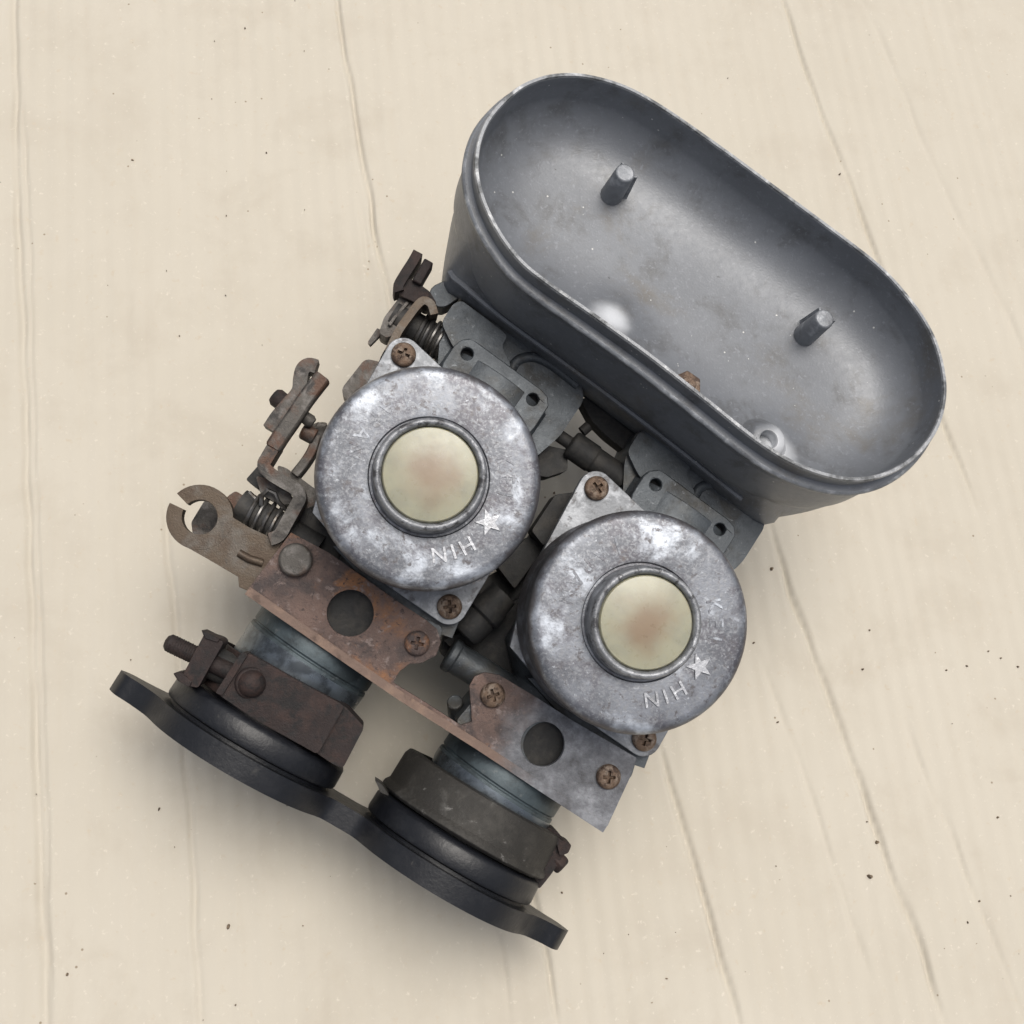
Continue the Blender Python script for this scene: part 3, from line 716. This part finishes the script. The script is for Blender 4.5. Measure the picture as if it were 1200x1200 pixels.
    for ch, k in zip('JAPAN', (-2, -1, 0, 1, 2)):
        put(*GL[ch], sa + math.pi - 0.16 + k * 0.235, rl, True, lift=-0.14)
    sv = []
    for i in range(10):
        a = math.pi / 2 + i * math.pi / 5; r = 4.0 if i % 2 == 0 else 1.65
        sv.append(Vector((r * math.cos(a), r * math.sin(a) + 2.1, 0.45)))
    sv += [Vector((p.x, p.y, -0.4)) for p in sv[:10]]
    sf = [tuple(range(10))] + [(i, (i + 1) % 10, 10 + (i + 1) % 10, 10 + i) for i in range(10)]
    put(sv, sf, sa, rl - 1.0, False, 'star', 0.2, 'letter')
    return bd
body1 = carb(0); body2 = carb(1)

# ------------------------------------------------------------------ rusty bracket across both carburettors
ZK = 23.4
bo_ = poly(ZK, (291, 690), (341, 624), (386, 648), (468, 706), (500, 727), (512, 737), (517, 752), (511, 768), (494, 777), (480, 778), (468, 787), (461, 800),
           (500, 824), (540, 850), (553, 846), (552, 828), (550, 804), (556, 793), (568, 788), (585, 791), (630, 818), (672, 845), (746, 888), (738, 912), (712, 968), (640, 926), (560, 872), (470, 815), (400, 768))
hl = [circle(*P2(410.5, 718.5, ZK), 27 * mmpx(ZK), 36), circle(*P2(636, 872, ZK), 26 * mmpx(ZK), 36)]
bk = MB().prism(bo_, ZK - 2.0, ZK, hl)
lip = [Vector(p) for p in poly(ZK, (290, 692), (400, 768), (470, 816), (560, 873), (640, 926), (709, 971))]
bk2 = MB().strip([tuple(p) for p in lip], 2.7, ZK - 11, ZK + 0.5)
bracket = bk.build('mounting_bracket', 'bracket', bevel=0.35)
bracket['label'] = 'long bracket, rust-orange at one end and grey at the other'
bk2.build('folded_lip', 'lip', bracket, bevel=0.4)
for q in ((410.5, 718.5), (636, 872)):
    h = P(*q, ZK - 2.2); MB().lathe([(8.4, -3), (8.4, -0.2), (0, -0.2)], (h.x, h.y, ZK - 6.0), (0, 0, 1), 32).build('hole_shade_disc', 'black', bracket)  # black disc in each hole, its dark depth put into colour
screw('screw', (489, 754), ZK, bracket, rot=0.4, mat='bracket'); screw('screw', (578, 815), ZK, bracket, rot=0.9); screw('screw', (714, 911), ZK, bracket, rot=0.5)
c = P(346, 656, ZK + 3); MB().lathe([(5.2, 0), (5.2, 2.2), (4.6, 3.0), (0, 3.2)], (c.x, c.y, ZK), (0, 0, 1), 28).build('bolt_head', 'lever', bracket, bevel=0.3)

# ------------------------------------------------------------------ clamps, rubber collar and flange
RAX = Vector((-math.sin(YAW), math.cos(YAW), -LEAN)).normalized()
def rorg(x): return yaw((x, -97.0, 0)) + RAX * 97.0
def yarc(r0, r1, y0, y1, c0, rough=0.0):
    return MB().lathe([(r0, y0), (r1, y0), (r1, y1), (r0, y1), (r0, y0)], c0, RAX, 72)
flange = MB().prism([(x, z) for x, z in FLO], FL_Y0, FL_Y1, [circle(s * SP / 2, 0, 17, 40) for s in (-1, 1)],
                    T=lambda p: yaw((p.x, p.z, p.y)))
fobj = flange.build('rubber_flange', 'rubber', bevel=1.5, seg=4)
fobj['label'] = 'black figure-eight rubber mounting flange'
for s in (-1, 1):
    c0 = Vector((s * SP / 2, 0, 0))
    MB().lathe([(18, -97), (28.6, -97), (28.6, -95.2), (30.4, -94.6), (30.7, -93.8), (30.5, -88.6), (29.7, -87.3), (27.5, -86.6), (25.0, -87.6), (23.5, -87.6), (23.5, -73), (19, -73), (18, -97)], rorg(c0.x), RAX, 72).build('rubber_collar', 'rubber', fobj, angle=45)
# thin band clamp with bolt beside the levers
c1 = Vector((-SP / 2, 0, 0))
cl1 = yarc(23.6, 25.6, -86.0, -72.0, rorg(c1.x)).build('hose_clamp', 'rust', bevel=0.3)
cl1['label'] = 'rusty brown hose clamp with long bolt'
zc = 26.0
pa = poly(zc, (291, 765), (342, 794), (404, 827), (380, 870), (372, 884), (297, 842), (256, 814), (262, 800))
MB().prism(rounded(pa, 1.2), zc - 4, zc).build('clamp_tongue', 'rust', cl1, bevel=0.5)
pb = poly(zc - 3, (384, 818), (405, 828), (427, 852), (402, 900), (390, 895), (362, 876))
MB().prism(rounded(pb, 1.2), zc - 16, zc - 2.5).build('clamp_saddle', 'rust', cl1, bevel=0.8)
pc = poly(zc, (240, 742), (258, 748), (262, 753), (232, 806), (222, 804), (212, 795))
MB().prism(rounded(pc, 0.8), zc - 13, zc).build('clamp_ear', 'rust', cl1, bevel=0.6)
MB().prism(poly(zc, (236, 738), (258, 749), (256, 753), (240, 748)), zc - 11, zc + 0.5).build('clamp_ear', 'rust', cl1, bevel=0.3)
MB().prism(poly(zc, (203, 789), (212, 787), (226, 799), (222, 806), (208, 797)), zc - 11, zc + 0.4).build('clamp_ear', 'rust', cl1, bevel=0.3)
MB().prism(rounded(poly(zc - 2, (284, 764), (292, 766), (262, 814), (254, 811)), 0.6), zc - 14, zc + 1.2).build('clamp_ear', 'rust', cl1, bevel=0.5)
s0, s1 = P(196, 752, zc - 5), P(300, 802, zc - 5)
MB().lathe([(0, -0.8), (1.8, -0.4), (2.75, 0.6), (2.75, 12), (2.75, (s1 - s0).length)], s0, s1 - s0, 20).build('stud', 'rust', cl1)
th = MB(); ax = (s1 - s0).normalized()
hx = [s0 + ax * (1.5 + i * 0.07) + (Vector((0, 0, 1)) * math.cos(i * 0.6) + ax.cross(Vector((0, 0, 1))) * math.sin(i * 0.6)) * 2.72 for i in range(190)]
th.tube(hx, 0.22, 5).build('thread', 'rust', cl1)
MB().cyl(P(247, 775, 16), P(279, 791, 16), 5.2, 20).build('gap_filler', 'black', cl1)  # black cylinder put in to keep the gap between the ears dark
dh = P(294, 801, zc + 1); dh.z = zc - 0.5
dn = Vector((0.35, 0.05, 1)).normalized()
MB().lathe([(4.9, -1), (4.9, 0.6), (4.5, 1.0), (4.2, 1.0), (4.0, 2.0), (3.2, 3.3), (1.8, 4.2), (0, 4.5)], dh, dn, 32).build('bolt_head', 'rust', cl1, angle=50)
# broad grimy clamp on the other side
c2 = yaw(Vector((SP / 2, 0, 0)))
cl2 = MB().lathe([(23.6, -86), (29.0, -86.2), (30.6, -85.2), (30.4, -84), (29.3, -82.6), (29.1, -73.5), (28.2, -71.6), (23.6, -71.2), (23.6, -86)], rorg(SP / 2), RAX, 72).build('hose_clamp', 'clampgrey', bevel=0.2, angle=50)
cl2['label'] = 'broad dark grey hose clamp'
zz = 6.0
MB().prism(rounded(poly(zz, (628, 964), (652, 974), (662, 985), (657, 1008), (645, 1026), (632, 1042), (612, 1030)), 1.0), zz - 10, zz).build('clamp_ear', 'rust', cl2, bevel=0.8)
MB().prism(rounded(poly(zz + 2, (650, 978), (670, 990), (666, 1000), (656, 1003)), 0.8), zz - 6, zz + 2).build('clamp_ear', 'rust', cl2, bevel=0.6)
MB().lathe([(3.4, -3), (3.4, 2.5), (2.8, 3.2), (0, 3.4)], P(652, 1008, zz - 3), (1, -0.2, 0.2), 6).build('bolt_head', 'rust', cl2, bevel=0.4)
MB().prism(rounded(poly(zz + 12, (439, 913), (448, 919), (456, 932), (446, 928)), 0.5), zz + 6, zz + 13).build('band_end', 'clampgrey', cl2, bevel=0.3)

# ------------------------------------------------------------------ pipework and linkage between the carburettors
ZP = 5.0
tee = MB()
a, b = P(650, 507, ZP), P(770, 590, ZP); ax = (b - a).normalized()
tee.lathe([(2.2, 0), (2.2, 6), (2.5, 6.2), (4.3, 6.4), (4.9, 7.0), (4.9, 15.5), (4.5, 16), (4.5, 28)], a, ax, 28)
tb = tee.build('fuel_pipe', 'black', bevel=0.2)
tb['label'] = 'dark fuel pipe joining the two carburettors'
MB().cyl(P(682, 506, ZP), P(688, 502, ZP) + Vector((0, 1, 0)), 1.8, 14).build('nipple', 'black', tb)
lk = MB().prism(rounded(poly(2, (636, 522), (664, 528), (664, 552), (640, 560), (622, 556)), 1.0), -8, 4)
lb = lk.build('linkage_block', 'black', bevel=0.6); lb['label'] = 'dark linkage block next to the fuel pipe'
MB().prism(rounded(poly(6, (622, 622), (650, 580), (674, 577), (660, 610), (636, 640)), 1.0), -4, 8).build('adjuster_block', 'black', lb, bevel=0.6)
MB().prism(rounded(poly(0, (680, 468), (700, 462), (730, 488), (772, 522), (756, 546), (712, 512), (694, 494)), 1.0), -9, 0).build('gap_shade_bar', 'black', lb, bevel=0.6)  # added black bar standing in for the shadow below the horn base
MB().prism(rounded(poly(2, (584, 664), (620, 628), (640, 640), (604, 690)), 1.0), -12, 0).build('adjuster_block', 'black', lb, bevel=0.6)
ba, bb = P(545, 742, 8), P(592, 694, 8)
boot = MB().lathe([(0, -1), (4.5, -0.5), (5.6, 1.0), (5.6, 7), (5.0, 7.6), (6.2, 8.4), (6.2, 12), (5.4, 13), (5.0, 18)], ba, bb - ba, 26).build('linkage_boot', 'black', angle=45)
MB().prism(rounded(poly(-10, (530, 700), (600, 660), (632, 612), (668, 590), (676, 600), (645, 650), (618, 720), (610, 800), (560, 805), (515, 765)), 1.5), -18, -9).build('dark_gap_plate', 'black', lb, bevel=0.6)  # added black plate that darkens the gap between the caps
boot['label'] = 'dark dirty rubber boot between the chamber caps'
ga, gb = P(516, 783, 4), P(600, 812, 6)
gs = MB().lathe([(3.5, -0.8), (5.2, -0.6), (5.8, 0), (5.8, 2), (5.3, 2.4), (5.3, 24)], ga + Vector((0, 5.5, 0)), Vector((1, 0.04, 0)), 30).build('shaft_boss', 'cast', bevel=0.2)
gs['label'] = 'grey throttle shaft boss between the carburettors'
MB().cyl(P(536, 840, 4), P(533, 822, 12), 2.9, 18, 2.6).build('stop_screw', 'cast', gs, bevel=0.5)
MB().prism(rounded(poly(0, (520, 750), (560, 735), (610, 700), (640, 720), (610, 790), (560, 790)), 1), -14, -2).build('gap_shade_bar', 'black', gs, bevel=0.5)  # added black bar for the shade behind the shaft boss

# ------------------------------------------------------------------ cable holder and throttle levers
ZH = 20.0
ringc = Vector(P2(234, 606, ZH)); k = mmpx(ZH)
ri, ro = 20 * k, 37.5 * k
def ang_px(dx, dy):
    p = Vector(P2(234 + dx, 606 + dy, ZH)) - ringc; return math.atan2(p.y, p.x)
g0, g1 = ang_px(-29, -14), ang_px(-25, -26)        # edges of the slot
def arc_pts(r, a0, a1, n=40): return [(ringc.x + r * math.cos(a0 + (a1 - a0) * i / n), ringc.y + r * math.sin(a0 + (a1 - a0) * i / n)) for i in range(n + 1)]
lo = g0; hi = g1 + (2 * math.pi if g1 < g0 else 0)
if hi - lo < math.pi: lo, hi = hi, lo + 2 * math.pi     # keep the long way round
ring_poly = arc_pts(ro, lo, hi) + arc_pts(ri, hi, lo)
holder = MB().prism(ring_poly, ZH - 5.0, ZH)
tail = poly(ZH, (257, 578), (265, 596), (274, 607), (292, 618), (318, 630), (336, 628), (294, 694), (280, 688), (279, 676), (245, 656), (208, 635), (225, 632), (240, 633), (252, 627), (259, 616), (260, 603), (254, 590))
holder.prism(tail, ZH - 2.5, ZH - 0.05)
hd = holder.build('cable_holder', 'holder', bevel=1.0, seg=3)
hd['label'] = 'brown stained cable holder with slotted ring end'
MB().tube([P(280, 648, ZH), P(292, 655, ZH + 0.2), P(308, 660, ZH)], 1.3, 10).build('pressed_rib', 'holder', hd)
ZS = 23.0
path = smooth2(poly(ZS, (316, 632), (327, 627), (336, 612), (346, 594), (351, 583), (346, 573), (331, 564), (317, 555), (309, 545), (314, 534), (325, 516), (333, 504), (345, 487), (355, 471), (367, 455), (379, 440)), 4, False)
arm = MB().strip(path[:40], 4.0, ZS - 10, ZS).build('lever_arm', 'lever', bevel=0.5); arm['label'] = 'long bent steel throttle lever beside the first cap'
MB().strip(path[38:], 5.2, ZS - 5, ZS + 0.4).build('lever_tip', 'lever', arm, bevel=1.0)
p2 = smooth2(poly(ZS - 2, (316, 503), (326, 488), (339, 473), (350, 459), (352, 444), (355, 433), (362, 428), (371, 430)), 4, False)
hk = MB().strip(p2, 4.4, ZS - 9, ZS - 1).build('hook_lever', 'lever', bevel=0.6); hk['label'] = 'curled hook lever'
MB().lathe([(2.2, -3), (2.2, 0), (3.0, 0.4), (3.0, 4.5), (2.2, 5.6), (0, 5.8)], P(337, 476, ZS - 5), P(322, 464, ZS - 5) - P(337, 476, ZS - 5), 18).build('rivet', 'rust', hk)
MB().lathe([(1.9, 0), (2.2, 4), (1.6, 5), (0, 5.2)], P(352, 485, ZS - 6), P(364, 494, ZS - 6) - P(352, 485, ZS - 6), 14).build('rivet', 'lever', hk)
# adjuster screw and thin arm tucked beside the cap
p3 = smooth2(poly(14, (377, 496), (370, 512), (366, 526), (357, 541), (345, 556)), 4, False)
ta = MB().strip(p3, 3.0, 5, 14).build('thin_arm', 'lever', bevel=0.4); ta['label'] = 'thin dark arm close to the first cap'
MB().lathe([(2.9, 0), (2.9, 4.2), (2.4, 4.8), (0, 5)], P(370, 512, 13), P(353, 503, 13) - P(370, 512, 13), 16).build('adjuster_screw', 'lever', ta, bevel=0.3)
MB().cyl(P(374, 498, 13), P(378, 520, 10), 2.6, 14).build('pin', 'lever', ta)
# spring, barrel nut, plates behind it
sa_, sb_ = P(290, 596, 12), P(334, 622, 12); ax = (sb_ - sa_).normalized(); e = ax.cross(Vector((0, 0, 1))).normalized(); f = ax.cross(e)
N = 200; turns = 5.2; Ls = (sb_ - sa_).length
hel = [sa_ + ax * (Ls * i / N) + (e * math.cos(2 * math.pi * turns * i / N) + f * math.sin(2 * math.pi * turns * i / N)) * 5.6 for i in range(N + 1)]
spg = MB().tube(hel, 0.72, 8).build('return_spring', 'spring'); spg['label'] = 'coiled return spring beside the cable holder'
MB().cyl(sa_ - ax * 3, sb_ + ax * 12, 5.0, 18).build('throttle_shaft', 'black', spg)
MB().tube([P(306, 592, 17), P(307, 580, 18), P(314, 574, 18), P(322, 578, 18), P(326, 588, 17), P(336, 598, 14)], 0.8, 8).build('spring_end', 'spring', spg)
MB().tube([P(292, 578, 14), P(300, 586, 15), P(308, 592, 14)], 0.9, 8).build('spring_end', 'spring', spg)
bn = MB().prism(rounded(poly(12, (266, 582), (276, 575), (300, 590), (292, 612), (276, 608), (262, 594)), 1.0), 1, 12).build('barrel_nut', 'lever', bevel=0.9)
bn['label'] = 'grimy barrel nut behind the cable holder ring'
MB().prism(rounded(poly(4, (224, 612), (240, 586), (264, 592), (264, 626), (242, 634), (226, 628)), 0.8), -4, 4).build('nut_tail', 'lever', bn, bevel=0.5)
cp = MB().prism(rounded(poly(14, (300, 558), (318, 562), (340, 578), (345, 590), (330, 592), (306, 580)), 1.0), 4, 15).build('cam_plate', 'lever', bevel=0.6)
cp['label'] = 'dark cam plate under the long throttle lever'
MB().prism(rounded(poly(10, (288, 562), (303, 545), (318, 540), (310, 560), (302, 573)), 0.8), -2, 10).build('cam_stop', 'black', cp, bevel=0.5)
MB().prism(rounded(poly(12, (325, 545), (335, 548), (352, 560), (372, 575), (376, 600), (358, 596), (345, 570), (326, 558)), 1), -2, 12).build('cam_boss', 'lever', cp, bevel=0.6)
MB().prism(rounded(poly(10, (345, 600), (372, 592), (400, 640), (395, 665), (340, 625)), 1), -6, 12).build('cam_boss', 'black', cp, bevel=0.6)
# block peeping out beside the first cap
sb2 = MB().prism(rounded(poly(12, (399, 457), (428, 420), (450, 425), (470, 450), (420, 480), (408, 472)), 2.0), 0, 12).build('side_block', 'lever', bevel=0.8)
sb2['label'] = 'rounded dark side block beside the first cap'

# ------------------------------------------------------------------ choke lever next to the horn
ZQ = 14.0
ck = MB().strip(smooth2(poly(ZQ, (490, 295), (484, 306), (475, 320), (467, 334), (468, 341)), 4, False), 3.3, ZQ - 11, ZQ).build('choke_fork', 'rust', bevel=0.5)
ck['label'] = 'rusty forked choke lever beside the air horn'
MB().strip(poly(ZQ, (503, 305), (496, 317), (488, 331)), 3.3, ZQ - 8, ZQ).build('fork_tine', 'rust', ck, bevel=0.5)
MB().prism(rounded(poly(ZQ - 2, (464, 338), (480, 326), (488, 330), (504, 342), (512, 356), (500, 362), (482, 352), (472, 348)), 0.8), ZQ - 10, ZQ - 2).build('fork_base', 'rust', ck, bevel=0.6)
ha, hb = P(447, 385, 6), P(477, 350, 6)
MB().prism(rounded(poly(9, (469, 347), (484, 354), (480, 366), (462, 392), (453, 396), (444, 390), (450, 372)), 1.0), -3, 9).build('lever_plate', 'lever', ck, bevel=0.6)
MB().strip(poly(9.6, (478, 354), (466, 368), (456, 382)), 1.2, 4, 10.4).build('plate_rib', 'lever', ck, bevel=0.3)
MB().prism(rounded(poly(4, (431, 400), (442, 384), (450, 388), (442, 396), (434, 404)), 0.3), 0, 3.5).build('pointer', 'lever', ck, bevel=0.3)
rp = smooth2(poly(17, (509, 368), (505, 356), (496, 352), (487, 360), (478, 372), (468, 386), (462, 398), (455, 412)), 4, False)
MB().strip(rp, 2.6, 8, 17).build('curved_arm', 'holder', ck, bevel=0.5)
MB().prism(poly(12, (446, 418), (456, 400), (463, 402), (452, 428), (438, 440)), 2, 12).build('stay', 'rust', ck, bevel=0.4)
sa_, sb_ = P(488, 386, 5), P(514, 402, 5); ax = (sb_ - sa_).normalized(); e = ax.cross(Vector((0, 0, 1))).normalized(); f = ax.cross(e)
hel = [sa_ + ax * (9.0 * i / 150) + (e * math.cos(2 * math.pi * 4 * i / 150) + f * math.sin(2 * math.pi * 4 * i / 150)) * 6.0 for i in range(151)]
cs = MB().tube(hel, 0.75, 8).build('choke_spring', 'spring'); cs['label'] = 'coiled choke spring beside the air horn'
MB().cyl(sa_ - ax * 9, sb_ + ax * 8, 5.4, 18).build('choke_shaft', 'black', cs)
